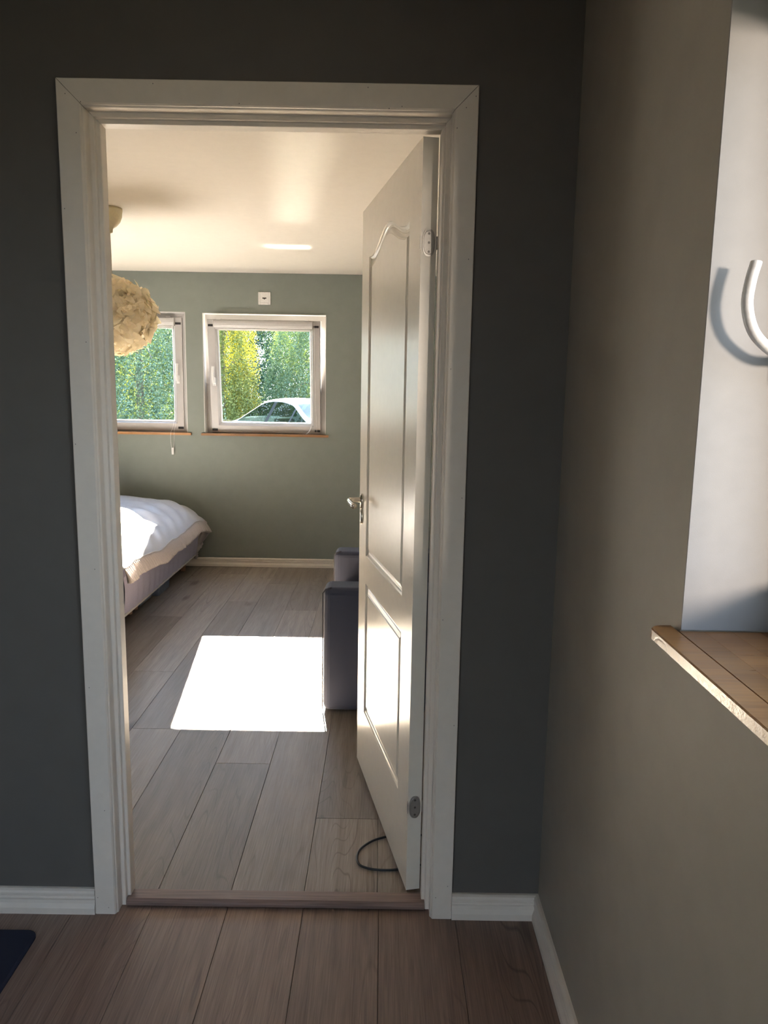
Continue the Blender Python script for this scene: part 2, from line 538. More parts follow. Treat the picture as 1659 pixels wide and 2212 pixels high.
PITCH = 0.2125
joints = {0: [0.475, 2.52], -1: [1.63, 3.55], -2: [0.847, 2.93], -3: [2.26, 3.62], -4: [1.14, 3.12], -5: [1.80, 3.9], -6: [0.70, 2.75],
          1: [1.35, 3.4], 2: [0.9, 2.9], 3: [1.9]}
k = -16
while 0.04 + k * PITCH < BXR:
    xa, xb = max(0.04 + k * PITCH, BXL), min(0.04 + (k + 1) * PITCH, BXR)
    if xb > xa + 0.01:
        ys = [0.055] + joints.get(k, [random.uniform(0.5, 1.9), random.uniform(2.5, 3.8)]) + [D]
        for a, b in zip(ys, ys[1:]):
            plank(xa, xb, a, b, M['floor'])
    k += 1
hj = {0: [-1.4], -1: [-2.0], -2: [-1.1], 1: [-0.95], 2: [-1.7], -3: [-1.55]}
k = -9
while 0.045 + k * PITCH < XR:
    xa, xb = max(0.045 + k * PITCH, HXL), min(0.045 + (k + 1) * PITCH, XR)
    if xb > xa + 0.01:
        ys = [HYB] + hj.get(k, [random.uniform(-2.5, -0.8)]) + [0.03]
        for a, b in zip(ys, ys[1:]):
            plank(xa, xb, a, b, M['hallfloor'])
    k += 1

# walls
def wall(name, bm, mat, label):
    return structure(obj(name, bm, mat), label, 'wall')

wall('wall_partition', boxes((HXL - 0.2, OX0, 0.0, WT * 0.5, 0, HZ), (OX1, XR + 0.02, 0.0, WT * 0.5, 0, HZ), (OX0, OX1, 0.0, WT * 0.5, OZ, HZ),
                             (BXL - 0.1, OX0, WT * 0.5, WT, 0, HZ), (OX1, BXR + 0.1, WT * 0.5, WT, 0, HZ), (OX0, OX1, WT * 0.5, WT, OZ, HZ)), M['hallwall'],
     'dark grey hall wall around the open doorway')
wall('wall_far', boxes((BXL - 0.2, W2[0], D, D + FT, -0.1, 2.7), (W2[1], W1[0], D, D + FT, -0.1, 2.7), (W1[1], BXR + 0.2, D, D + FT, -0.1, 2.7),
                       (W2[0], W2[1], D, D + FT, -0.1, W2[2]), (W2[0], W2[1], D, D + FT, W2[3], 2.7),
                       (W1[0], W1[1], D, D + FT, -0.1, W1[2]), (W1[0], W1[1], D, D + FT, W1[3], 2.7)), M['wall'],
     'grey green bedroom wall with the two windows')
wall('wall_left', boxes((BXL - 0.2, BXL, WT, D, -0.1, 2.7)), M['wall'], 'grey green bedroom side wall behind the bed')
wall('wall_right', boxes((BXR, BXR + 0.2, WT, D, -0.1, 2.7)), M['wall'], 'grey green bedroom side wall behind the armchair')
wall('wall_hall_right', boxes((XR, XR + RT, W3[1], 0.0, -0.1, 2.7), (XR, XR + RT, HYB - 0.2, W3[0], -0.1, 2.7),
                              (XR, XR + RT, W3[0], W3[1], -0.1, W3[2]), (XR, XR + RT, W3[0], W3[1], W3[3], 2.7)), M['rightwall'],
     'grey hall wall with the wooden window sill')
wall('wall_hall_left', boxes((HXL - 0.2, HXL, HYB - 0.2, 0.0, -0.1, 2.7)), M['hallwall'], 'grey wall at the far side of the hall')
DB = (-1.08, -0.12, 0.0, 2.08)          # opening for the added glazed door that lets daylight into the hall
wall('wall_hall_back', boxes((HXL, DB[0], HYB - 0.2, HYB, -0.1, 2.7), (DB[1], XR, HYB - 0.2, HYB, -0.1, 2.7), (DB[0], DB[1], HYB - 0.2, HYB, DB[3], 2.7), (DB[0], DB[1], HYB - 0.2, HYB, -0.1, DB[2])), M['hallwall'], 'grey wall at the back of the hall')
structure(obj('ceiling', boxes((BXL - 0.2, BXR + 0.2, WT, D + 0.2, ZC, ZC + 0.3)), M['ceiling']), 'white bedroom ceiling', 'ceiling')
structure(obj('ceiling', boxes((HXL - 0.2, XR + RT, HYB - 0.2, WT, HZ, HZ + 0.25)), M['ceiling']), 'hall ceiling above the doorway wall', 'ceiling')

# white lined window reveals (thin linings on the hole sides)
def lining(name, w, y0, y1, parent):
    t = 0.004
    bm = boxes((w[0], w[0] + t, y0, y1, w[2], w[3]), (w[1] - t, w[1], y0, y1, w[2], w[3]), (w[0] + t, w[1] - t, y0, y1, w[3] - t, w[3]))
    return obj('reveal', bm, M['reveal'], parent)

# skirting boards
SK = [(0, 0), (0, 0.018), (0.018, 0.018), (0.021, 0.0165), (0.030, 0.0125), (0.040, 0.0115), (0.043, 0.0140), (0.047, 0.0148), (0.050, 0.0132),
      (0.0505, 0.0118), (0.0530, 0.0118), (0.0560, 0.0145), (0.062, 0.0150), (0.068, 0.0130), (0.0715, 0.007), (0.072, 0.0)]
Z = (0, 0, 1)
def skirting(name, p0, p1, out, m0, m1, label):
    o = obj(name, sweep_b(SK, p0, p1, Z, out, m0, m1), M['trim'])
    return structure(o, label, 'skirting board')
skirting('baseboard_left', (HXL, 0, 0), (-0.528, 0, 0), (0, -1, 0), 0, 0, 'white moulded skirting board left of the door casing')
skirting('baseboard_front', (0.4595, 0, 0), (XR, 0, 0), (0, -1, 0), 0, -1, 'short white skirting board between door casing and room corner')
skirting('baseboard_right', (XR, 0, 0), (XR, HYB, 0), (-1, 0, 0), 1, 0, 'white skirting board along the wall under the hall window')
skirting('baseboard_far', (BXL, D, 0), (BXR, D, 0), (0, -1, 0), 1, -1, 'white skirting board under the bedroom windows')
skirting('baseboard_bedroom_right', (BXR, D, 0), (BXR, WT, 0), (-1, 0, 0), 1, -1, 'white skirting board behind the armchair')
skirting('baseboard_bedroom_left', (BXL, WT, 0), (BXL, D, 0), (1, 0, 0), 1, -1, 'white skirting board behind the bed')

# ------------------------------------------------------------------ door frame (trim_1)
tr = s_empty('trim_1', 'off white door frame with mitred casing and oak threshold', 'door frame')
CX0, CX1, CZ = -0.527, 0.459, 2.150
CAS = [(0, 0), (0, 0.0125), (0.002, 0.014), (0.053, 0.014), (0.056, 0.0105), (0.0572, 0.0065), (0.0590, 0.0058), (0.0605, 0.003), (0.0608, 0.0)]
JAM = [(0.0505, 0.0003), (0.0600, 0.0003), (0.0600, -0.0235), (0.0615, -0.025), (0.0705, -0.025), (0.072, -0.0265), (0.072, -0.0365), (0.0735, -0.038),
       (0.0805, -0.038), (0.082, -0.0395), (0.082, -0.074), (0.0805, -0.0755), (0.067, -0.0755), (0.067, -0.1005), (0.0505, -0.1005)]
YN = (0, -1, 0)
g = 0.0005
obj('casing', sweep(CAS, (CX0, 0, 0), (CX0, 0, CZ - g), (1, 0, 0), YN, 0, -1), M['trim'], tr)
obj('casing', sweep(CAS, (CX1, 0, 0), (CX1, 0, CZ - g), (-1, 0, 0), YN, 0, -1), M['trim'], tr)
obj('casing', sweep(CAS, (CX0 + 2.4 * g, 0, CZ), (CX1 - 2.4 * g, 0, CZ), (0, 0, -1), YN, 1, -1), M['trim'], tr)
obj('jamb', sweep(JAM, (CX0, 0, 0), (CX0, 0, CZ - g), (1, 0, 0), YN, 0, -1), M['trim'], tr)
obj('jamb', sweep(JAM, (CX1, 0, 0), (CX1, 0, CZ - g), (-1, 0, 0), YN, 0, -1), M['trim'], tr)
obj('jamb', sweep(JAM, (CX0 + g, 0, CZ), (CX1 - g, 0, CZ), (0, 0, -1), YN, 1, -1), M['trim'], tr)
BC = [(0, 0), (0, 0.012), (0.050, 0.012), (0.050, 0.0)]
for x, s in ((CX0, 1), (CX1, -1)):
    obj('casing', sweep(BC, (x, WT, 0), (x, WT, CZ), (s, 0, 0), (0, 1, 0), 0, -1), M['trim'], tr)
obj('casing', sweep(BC, (CX0, WT, CZ), (CX1, WT, CZ), (0, 0, -1), (0, 1, 0), 1, -1), M['trim'], tr)
th = obj('threshold', sweep([(0.018, 0.003), (0.018, 0.012), (0.027, 0.021), (0.066, 0.021), (0.075, 0.012), (0.075, 0.0005), (0.030, 0.0005), (0.030, 0.003)],
                            (-0.4535, 0, 0), (0.386, 0, 0), (0, 1, 0), (0, 0, 1)), M['threshold'], tr, bevel=0.002)
th['label'] = 'brown oak threshold board'
bm = bmesh.new()
for x, z in ((-0.505, 2.115), (-0.483, 2.03), (-0.47, 2.098), (-0.519, 1.86), (-0.482, 1.55), (-0.52, 1.30), (-0.486, 0.98), (-0.515, 0.66), (-0.489, 0.31), (-0.519, 0.05), (-0.49, 0.02),
             (0.452, 2.125), (0.43, 2.10), (0.41, 2.055), (0.447, 1.76), (0.412, 1.50), (0.45, 1.18), (0.411, 0.86), (0.449, 0.57), (0.446, 0.10), (0.414, 0.065), (-0.30, 2.14), (-0.1, 2.10), (0.2, 2.14), (0.25, 2.095), (0.28, 2.1)):
    r = 0.0011
    ring = [bm.verts.new((x + r * math.cos(a), -0.0143, z + r * 1.5 * math.sin(a))) for a in (0, 1.26, 2.51, 3.77, 5.03)]
    bm.faces.new(ring)
nh = obj('nail_holes', bm, M['screw'], tr)
nh['kind'] = 'stuff'

# ------------------------------------------------------------------ door leaf
TH = 1.7815
door = s_empty('door_1', 'open off white panelled door with arched upper panel', 'door', (0.3356, 0.0798, 0.0), (0, 0, TH))
LW, LZ0, LZ1, LT = 0.815, 0.019, 2.0655, 0.040
def panel_loop(kind):
    u0, u1 = 0.125, 0.685
    if kind == 'low':
        return [(u0, 0.265), (u1, 0.265), (u1, 0.757), (u0, 0.757)]
    pts = [(u0, 0.858), (u1, 0.858), (u1, 1.893)]
    for i in range(1, 28):
        t = i / 28
        u = u1 + (u0 - u1) * t
        s = abs(t - 0.5) * 2            # 0 middle, 1 shoulder
        s2 = min(1.0, s / 0.80)
        z = 1.894 + 0.052 * (0.5 + 0.5 * math.cos(PI * s2)) - (0.004 * math.sin(PI * min(1, max(0, (s - 0.7) / 0.3))))
        pts.append((u, z))
    pts.append((u0, 1.893))
    return pts
def inset(loop, d):
    out, n = [], len(loop)
    for i in range(n):
        p0, p, p1 = Vector(loop[i - 1]), Vector(loop[i]), Vector(loop[(i + 1) % n])
        e0, e1 = (p - p0).normalized(), (p1 - p).normalized()
        n0, n1 = Vector((-e0.y, e0.x)), Vector((-e1.y, e1.x))
        m = (n0 + n1).normalized()
        out.append(tuple(p + m * (d / max(0.4, m.dot(n0)))))
    return out
# door local axes: X along the leaf from the hinge, +Y = visible (left) face side, Z up
bm = bmesh.new()
outer = [bm.verts.new((u, 0, z)) for u, z in ((0, LZ0), (LW, LZ0), (LW, LZ1), (0, LZ1))]
edges = [bm.edges.new((outer[i], outer[(i + 1) % 4])) for i in range(4)]
mouldings = []
for kind in ('low', 'up'):
    lp = panel_loop(kind)
    ring = [bm.verts.new((u, 0, z)) for u, z in lp]
    edges += [bm.edges.new((ring[i], ring[(i + 1) % len(ring)])) for i in range(len(ring))]
bmesh.ops.triangle_fill(bm, edges=edges, use_beauty=True)
back = [bm.verts.new((v.co.x, -LT, v.co.z)) for v in outer]
for i in range(4):
    j = (i + 1) % 4
    bm.faces.new((outer[i], outer[j], back[j], back[i]))
bm.faces.new(back)
obj('leaf', bm, M['door'], door)
for kind in ('low', 'up'):
    lp = panel_loop(kind)
    bm = bmesh.new()
    rings = []
    for d, dep in ((0, 0), (0.0015, -0.0035), (0.007, -0.0055), (0.0095, -0.0085), (0.016, -0.0095), (0.0185, -0.0075), (0.030, -0.0035), (0.0335, -0.0030), (0.0345, -0.0020)):
        rings.append([bm.verts.new((u, dep, z)) for u, z in inset(lp, d)])
    for a, b in zip(rings, rings[1:]):
        for i in range(len(a)):
            j = (i + 1) % len(a)
            bm.faces.new((a[i], a[j], b[j], b[i]))
    bm.faces.new(rings[-1])
    obj('panel', bm, M['door'], door)
# door lever, rosette and key plate on both faces
def oval(bm, cu, cz, ru, rz, y0, y1, n=24, dome=0.6):
    a = [bm.verts.new((cu + ru * math.cos(2 * PI * k / n), y0, cz + rz * math.sin(2 * PI * k / n))) for k in range(n)]
    b = [bm.verts.new((cu + ru * math.cos(2 * PI * k / n), y0 + (y1 - y0) * 0.6, cz + rz * math.sin(2 * PI * k / n))) for k in range(n)]
    c = [bm.verts.new((cu + ru * dome * math.cos(2 * PI * k / n), y1, cz + rz * (0.5 + dome / 2) * math.sin(2 * PI * k / n))) for k in range(n)]
    for p, q in ((a, b), (b, c)):
        for k in range(n):
            bm.faces.new((p[k], p[(k + 1) % n], q[(k + 1) % n], q[k]))
    bm.faces.new(c)
    bm.faces.new(a[::-1])
    return bm
for side in (1, -1):
    y0 = 0.0 if side == 1 else -LT
    h = obj('door_handle', oval(bmesh.new(), 0.757, 1.047, 0.0155, 0.028, y0, y0 + side * 0.009), M['chrome'], door, smooth=False, bevel=0.001)
    h['label'] = 'nickel door handle'
    pts = spline([(0.757, y0 + side * 0.008, 1.052), (0.757, y0 + side * 0.040, 1.052), (0.748, y0 + side * 0.052, 1.051), (0.715, y0 + side * 0.054, 1.050), (0.660, y0 + side * 0.053, 1.048), (0.640, y0 + side * 0.051, 1.047)], 6)
    obj('lever', tube(pts, 0.009, 12, radii=[0.0095 if i < 10 else 0.0085 + 0.002 * (i - 10) / (len(pts) - 10) for i in range(len(pts))]), M['chrome'], h, smooth=True)
    kp = obj('key_plate', oval(bmesh.new(), 0.757, 0.990, 0.0155, 0.028, y0, y0 + side * 0.009), M['chrome'], door, bevel=0.001)
    kp['label'] = 'nickel oval keyhole plate'
    bm = boxes((0.7545, 0.7595, min(y0 + side * 0.008, y0 + side * 0.0096), max(y0 + side * 0.008, y0 + side * 0.0096), 0.978, 0.998))
    obj('keyhole', bm, M['black'], kp)
# hinges on the hinge edge (plane X = 0)
for hz in (1.815, 0.277):
    bm = bmesh.new()
    n = 28
    def ov(r, x):
        ring = []
        for k in range(n):
            a = 2 * PI * k / n
            c, s = math.cos(a), math.sin(a)
            ring.append(bm.verts.new((x, -LT / 2 + r * 0.0165 * math.copysign(abs(c) ** 0.8, c), hz + r * 0.0335 * math.copysign(abs(s) ** 0.8, s))))
        return ring
    a, b, c, d_ = ov(1, 0.0), ov(1, -0.0020), ov(0.86, -0.0022), ov(0.82, -0.0030)
    for p, q in ((a, b), (b, c), (c, d_)):
        for k in range(n):
            bm.faces.new((p[k], p[(k + 1) % n], q[(k + 1) % n], q[k]))
    bm.faces.new(d_)
    for s in (0.0002, -LT - 0.0022):
        box(bm, -0.004, 0.006, s, s + 0.002, hz - 0.016, hz + 0.016)
    hg = obj('hinge', bm, M['hinge'], door)
    hg['label'] = 'oval zinc hinge plate'
    for dz in (0.022, 0.0, -0.022):
        bm = bmesh.new()
        ring = [bm.verts.new((-0.0034, -LT / 2 + 0.0032 * math.cos(2 * PI * k / 10), hz + dz + 0.0032 * math.sin(2 * PI * k / 10))) for k in range(10)]
        r2 = [bm.verts.new((-0.0029, v.co.y, v.co.z)) for v in ring]
        for k in range(10):
            bm.faces.new((ring[k], ring[(k + 1) % 10], r2[(k + 1) % 10], r2[k]))
        bm.faces.new(ring)
        obj('screw', bm, M['screw'], hg)

# glazed door added unseen behind the camera to bring daylight into the hall
d2 = s_empty('door_2', 'white glazed entrance door at the back of the hall', 'door', (0, HYB - 0.10, 0))
obj('door_frame', rounded_rect_frame(bmesh.new(), DB[0] + 0.002, DB[1] - 0.002, 0.002, DB[3] - 0.002, 0.05, -0.06, 0.06), M['trim'], d2)
obj('leaf', rounded_rect_frame(bmesh.new(), DB[0] + 0.054, DB[1] - 0.054, 0.054, DB[3] - 0.054, 0.11, -0.02, 0.02), M['door'], d2)
obj('pane', boxes((DB[0] + 0.165, DB[1] - 0.165, -0.004, 0.004, 0.165, DB[3] - 0.165)), M['pane'], d2)

# ------------------------------------------------------------------ windows
FRAME = [(0, 0), (0, 0.060), (0.040, 0.060), (0.044, 0.056), (0.046, 0.040), (0.062, 0.040), (0.064, 0.036), (0.064, 0.0)]
SASH = [(0, 0), (0, 0.058), (0.003, 0.062), (0.056, 0.062), (0.060, 0.060), (0.072, 0.044), (0.0755, 0.040), (0.0755, 0.004), (0.072, 0.0)]
def make_window(num, w, label, mat_sill, tilt, handle_side, frame_y, handle='short'):
    """window built in local axes: X across, -Y into the room, Z up; origin at the wall plane, left lower corner of the hole"""
    W, H = w[1] - w[0], w[3] - w[2]
    root = s_empty('window_%d' % num, label, 'window')
    t = 0.004
    obj('reveal', boxes((0, t, 0.0, frame_y + 0.01, 0.02, H), (W - t, W, 0.0, frame_y + 0.01, 0.02, H), (t, W - t, 0.0, frame_y + 0.01, H - t, H)), M['hallreveal' if handle == 'long' else 'reveal'], root)
    fr = obj('window_frame', mitre_frame(FRAME, t, W - t, 0.012, H - t), M['pvc'], root)
    fr.location = (0, frame_y + 0.062, 0)
    # sash: local pivot at its bottom inner edge
    sx0, sx1 = (0.046, W - 0.046) if handle == 'short' else (0.018, W - 0.046)
    sz0, sz1 = 0.030, H - 0.038
    sash = obj('sash', mitre_frame(SASH, sx0, sx1, 0.0, sz1 - sz0), M['pvc'], root)
    sash.location = (0, frame_y + 0.046, sz0)
    sash.rotation_euler = (tilt, 0, 0)
    hh = sz1 - sz0
    p = 0.0755
    obj('pane', boxes((sx0 + p - 0.004, sx1 - p + 0.004, -0.026, -0.020, p - 0.004, hh - p + 0.004)), M['pane'], sash)
    bd = [(0, 0), (0, 0.0185), (0.004, 0.0185), (0.012, 0.004), (0.012, 0.0)]
    b = obj('glazing_bead', mitre_frame(bd, sx0 + p - 0.003, sx1 - p + 0.003, p - 0.003, hh - p + 0.003), M['pvc'], sash)
    b.location = (0, -0.0262, 0)
    hs = sx0 + 0.038 if handle_side == 'left' else sx1 - 0.038
    hzc = hh * 0.46 if handle == 'short' else 1.500 - w[2] - sz0
    bm = boxes((hs - 0.014, hs + 0.014, -0.074, -0.062, hzc - 0.034, hzc + 0.034))
    o = obj('window_handle', bm, M['white'], sash, bevel=0.006, seg=3)
    pts = spline([(hs, -0.072, hzc - 0.014), (hs, -0.096, hzc - 0.010), (hs, -0.108, hzc + 0.012), (hs, -0.112, hzc + 0.050), (hs, -0.106, hzc + 0.098), (hs, -0.094, hzc + 0.122)], 6)
    if handle == 'long':
        hz0 = w[2] + sz0
        pts = spline([(hs, -0.072, 1.500 - hz0), (hs, -0.105, 1.505 - hz0), (hs, -0.131, 1.523 - hz0), (hs, -0.147, 1.545 - hz0), (hs, -0.154, 1.576 - hz0), (hs, -0.150, 1.606 - hz0), (hs, -0.143, 1.630 - hz0)], 6)
    lv = bmesh.new()
    rings = []
    for i, q in enumerate(pts):
        t_ = (pts[min(i + 1, len(pts) - 1)] - pts[max(i - 1, 0)]).normalized()
        nrm = Vector((1, 0, 0)).cross(t_).normalized()
        rings.append([lv.verts.new(q + Vector((1, 0, 0)) * (0.0105 * math.cos(2 * PI * k / 12)) + nrm * (0.0068 * math.sin(2 * PI * k / 12))) for k in range(12)])
    for a, b2 in zip(rings, rings[1:]):
        for k in range(12):
            lv.faces.new((a[k], a[(k + 1) % 12], b2[(k + 1) % 12], b2[k]))
    lv.faces.new(rings[0][::-1]); lv.faces.new(rings[-1])
    obj('handle_lever', lv, M['white'], o, smooth=True)
    for cx, cz in ((sx0 + 0.030, hh - 0.045), (sx1 - 0.030, hh - 0.045), (sx0 + 0.026, 0.024), (sx1 - 0.026, 0.024)):
        c = obj('corner_block', boxes((cx - 0.022, cx + 0.022, -0.066, -0.0618, cz - 0.0085, cz + 0.0085)), M['black'], sash, bevel=0.001)
        c['label'] = 'small black corner block'
    return root, sash, (sx0, sx1, hh)

SILLZ = 0.018
def far_sill(root, w, ext):
    W = w[1] - w[0]
    bm = boxes((0.0, W, 0.0, 0.10, 0.0, SILLZ), (-ext, W + ext, -0.022, 0.0, 0.0, SILLZ))
    s = obj('window_sill', bm, M['sillx'], root)
    s['label'] = 'narrow oiled wood sill'
    return s

TILT = math.radians(7.3)
win1, sash1, dims1 = make_window(1, W1, 'tilted open white window above the bedroom armchair side', None, TILT, 'left', 0.078)
win1.location = (W1[0], D, W1[2])
far_sill(win1, W1, 0.024)
win2, sash2, dims2 = make_window(2, W2, 'closed white window partly hidden by the feather lamp', None, 0.0, 'right', 0.085)
win2.location = (W2[0], D, W2[2])
far_sill(win2, W2, 0.030)

# hall window: local X runs towards -y of the room
win3, sash3, dims3 = make_window(3, W3, 'white hall window at the right edge, only its curved handle in view', None, math.radians(4.0), 'left', 0.171, handle='long')
win3.location = (XR, W3[1], W3[2])
win3.rotation_euler = (0, 0, -PI / 2)
# staves of its solid wood sill
sl = obj('window_sill', boxes((-0.022, 1.0, -0.036, 0.19, 0.0005, 0.004)), M['sill'], win3)
sl['label'] = 'wide oiled hardwood sill glued up from staves'
rows = [(-0.040, -0.003), (-0.003, 0.034), (0.034, 0.076), (0.076, 0.118), (0.118, 0.19)]
for ri, (ya, yb) in enumerate(rows):
    xs = [[-0.026, 1.0], [-0.026, 0.30, 0.72, 1.0], [0.0045, 0.20, 0.62, 0.9705], [0.0045, 0.40, 0.9705], [0.0045, 0.24, 0.7, 0.9705]][ri]
    for xa, xb in zip(xs, xs[1:]):
        if ri == 0 or (ri == 1 and False):
            pass
        if ri == 0 and xa < 0:
            # front corner, rounded
            bm = bmesh.new()
            r = 0.020
            loop = [(xb, yb), (xa, yb), (xa, ya + r)]
            loop += [(xa + r - r * math.cos(t), ya + r - r * math.sin(t)) for t in (0.4, 0.8, 1.17)]
            loop += [(xa + r, ya), (xb, ya)]
            lo = [bm.verts.new((x, y, 0.0)) for x, y in loop]
            hi = [bm.verts.new((x, y, SILLZ)) for x, y in loop]
            for i in range(len(lo)):
                j = (i + 1) % len(lo)
                bm.faces.new((lo[i], lo[j], hi[j], hi[i]))
            bm.faces.new(hi); bm.faces.new(lo[::-1])
        else:
            if ri == 1:
                bm = boxes((max(xa, 0.0045) if xa < 0 else xa, min(xb, 0.9705), ya, yb, 0.0, SILLZ))
            else:
                bm = boxes((xa, xb, ya, yb, 0.0, SILLZ))
        obj('stave', bm, M['sill'], sl, bevel=0.0003 if ri else 0.002, seg=1)

# ------------------------------------------------------------------ roller blinds on the sashes
def blind(root_name, label, win, sash, dims, w, tilt, frame_y, loop):
    sx0, sx1, hh = dims
    root = thing(root_name, label, 'roller blind', (w[0], D + frame_y + 0.046, w[2] + 0.030), 0, 'roller blinds on the bedroom windows')
    root.rotation_euler = (tilt, 0, 0)
    x0, x1 = sx0 + 0.060, sx1 - 0.060
    prof = [(0.0, 0.0)]
    z0 = hh - 0.062
    cs = [(0.0, z0), (0.020, z0), (0.030, z0 + 0.006), (0.036, z0 + 0.022), (0.036, z0 + 0.040), (0.030, z0 + 0.054), (0.014, z0 + 0.060), (0.0, z0 + 0.060)]
    o = obj('cassette', sweep([(z, y) for y, z in cs], (x0, -0.0625, 0), (x1, -0.0625, 0), (0, 0, 1), (0, -1, 0)), M['blind'], root)
    for x in (x0 - 0.006, x1 + 0.0005):
        obj('end_cap', boxes((x, x + 0.0055, -0.0625 - 0.038, -0.0625, z0 - 0.003, z0 + 0.061)), M['blind'], root, bevel=0.002)
    obj('bottom_bar', tube([(x0 + 0.004, -0.0625 - 0.012, z0 - 0.006), (x1 - 0.004, -0.0625 - 0.012, z0 - 0.006)], 0.005, 8), M['blind'], root)
    for x in (x0 + 0.02, x1 - 0.06):
        obj('bracket', boxes((x, x + 0.035, -0.0625 - 0.022, -0.0625 + 0.004, z0 + 0.0602, z0 + 0.069)), M['blind'], root, bevel=0.001)
    return root, x0, x1, z0
bl1, bx0, bx1, bz0 = blind('roller_blind', 'rolled up white blind on the tilted right bedroom window', win1, sash1, dims1, W1, TILT, 0.078, False)
o = obj('pull_cord', tube(spline([(bx1 - 0.01, -0.078, bz0), (bx1 - 0.008, -0.072, 0.55), (bx1 - 0.006, -0.068, 0.16), (bx1 - 0.012, -0.078, 0.075), (bx1 - 0.030, -0.090, 0.022), (bx1 - 0.060, -0.100, 0.000)], 6), 0.0042, 6), M['white'], bl1, smooth=True)
obj('guide_string', tube([(bx1 + 0.016, -0.080, bz0 + 0.05), (bx1 + 0.016, -0.066, 0.5), (bx1 + 0.030, -0.066, 0.01)], 0.0012, 5), M['white'], bl1)
bl2, bx0, bx1, bz0 = blind('roller_blind', 'rolled up white blind on the closed left bedroom window beside the lamp', win2, sash2, dims2, W2, 0.0, 0.085, True)
zb = -0.165
obj('pull_cord', tube(spline([(bx1 - 0.012, -0.09, bz0 + 0.04), (bx1 - 0.012, -0.075, 0.5), (bx1 - 0.014, -0.085, 0.10), (bx1 - 0.026, -0.155, -0.02), (bx1 - 0.020, -0.160, zb + 0.03), (bx1 - 0.004, -0.160, zb + 0.028),
                             (bx1 + 0.004, -0.155, 0.0), (bx1 + 0.004, -0.085, 0.12), (bx1 - 0.002, -0.075, 0.5), (bx1 - 0.002, -0.09, bz0 + 0.04)], 6), 0.0013, 5), M['white'], bl2, smooth=True)
o = obj('cord_weight', boxes((bx1 - 0.022, bx1 - 0.002, -0.165, -0.155, zb - 0.022, zb + 0.034)), M['white'], bl2, bevel=0.003)

# ------------------------------------------------------------------ network wall socket
ws = thing('wall_socket', 'small square white data socket on the wall above the right window', 'socket', (-0.699, D, 2.153))
bm = rounded_rect_frame(bmesh.new(), -0.048, 0.048, -0.048, 0.048, 0.016, -0.009, 0.0)
obj('socket_rim', bm, M['white'], ws, bevel=0.003)
hole = [(-0.016, 0.004), (0.016, 0.004), (0.016, -0.006), (0.007, -0.006), (0.0, -0.013), (-0.007, -0.006), (-0.016, -0.006)]
bm = bmesh.new()
sq = [bm.verts.new((x, -0.0085, z)) for x, z in ((-0.032, -0.032), (0.032, -0.032), (0.032, 0.032), (-0.032, 0.032))]
hl = [bm.verts.new((x, -0.0085, z + 0.003)) for x, z in hole]
ed = [bm.edges.new((sq[i], sq[(i + 1) % 4])) for i in range(4)] + [bm.edges.new((hl[i], hl[(i + 1) % 7])) for i in range(7)]
bmesh.ops.triangle_fill(bm, edges=ed, use_beauty=True)
hb = [bm.verts.new((v.co.x, -0.002, v.co.z)) for v in hl]
for i in range(7):
    bm.faces.new((hl[i], hl[(i + 1) % 7], hb[(i + 1) % 7], hb[i]))
obj('face_plate', bm, M['white'], ws)
obj('port', boxes((-0.0185, 0.0185, -0.0022, -0.0005, -0.013, 0.0095)), M['socketdark'], ws)

# ------------------------------------------------------------------ feather pendant lamp
pl = thing('pendant_lamp', 'cream feather ball pendant lamp hanging from the bedroom ceiling', 'pendant lamp', (-1.168, 2.12, ZC))
obj('ceiling_cup', lathe([(0.066, -0.001), (0.0675, -0.012), (0.066, -0.016), (0.064, -0.040), (0.054, -0.066), (0.036, -0.088), (0.018, -0.100), (0.016, -0.118), (0.006, -0.124)], 32), M['cup'], pl, smooth=True)
obj('lamp_cord', tube([(0, 0, -0.12), (0.002, 0, -0.25), (0, 0, -0.40)], 0.0035, 8), M['cord'], pl, smooth=True)
ctr = Vector((0, 0, 1.808 - ZC))
bm = bmesh.new()
bmesh.ops.create_uvsphere(bm, u_segments=24, v_segments=16, radius=1.0)
for v in bm.verts:
    v.co = Vector((v.co.x * 0.185, v.co.y * 0.185, v.co.z * 0.155)) + ctr
core = obj('lamp_shade', bm, M['feather'], pl, smooth=True)
vs, fs = [], []
N = 1500
for i in range(N):
    zz = 1 - 2 * (i + 0.5) / N
    ph = i * 2.39996 + random.uniform(-0.3, 0.3)
    rr = math.sqrt(max(0, 1 - zz * zz))
    nrm = Vector((rr * math.cos(ph), rr * math.sin(ph), zz))
    base = Vector((nrm.x * 0.183, nrm.y * 0.183, nrm.z * 0.153)) + ctr
    tng = Vector((random.gauss(0, 1), random.gauss(0, 1), random.gauss(-0.2, 1)))
    tng = (tng - nrm * tng.dot(nrm)).normalized()
    sd = nrm.cross(tng)
    ln, wd = random.uniform(0.060, 0.095), random.uniform(0.012, 0.021)
    curl, lift = random.uniform(0.3, 1.5), random.uniform(0.5, 1.15)
    b0 = len(vs)
    S = 5
    for k in range(S + 1):
        t = k / S
        ang = lift - curl * t
        q = base + tng * (ln * t * math.cos(ang * 0.9)) + nrm * (ln * (math.sin(lift) * t * 0.75 - 0.35 * curl * t * t) + 0.004)
        wloc = wd * (0.25 + 1.1 * math.sin(PI * min(1, 0.15 + 0.80 * t)) ** 0.8) * (1.0 if k < S else 0.35)
        cup = nrm * (0.25 * wloc)
        for sgn in (-1, 0, 1):
            vs.append(tuple(q + sd * (wloc * sgn) + (cup if sgn else Vector((0, 0, 0)))))
    for k in range(S):
        for c in (0, 1):
            a = b0 + k * 3 + c
            fs.append((a, a + 1, a + 4, a + 3))
me = bpy.data.meshes.new('feathers')
me.from_pydata(vs, [], fs)
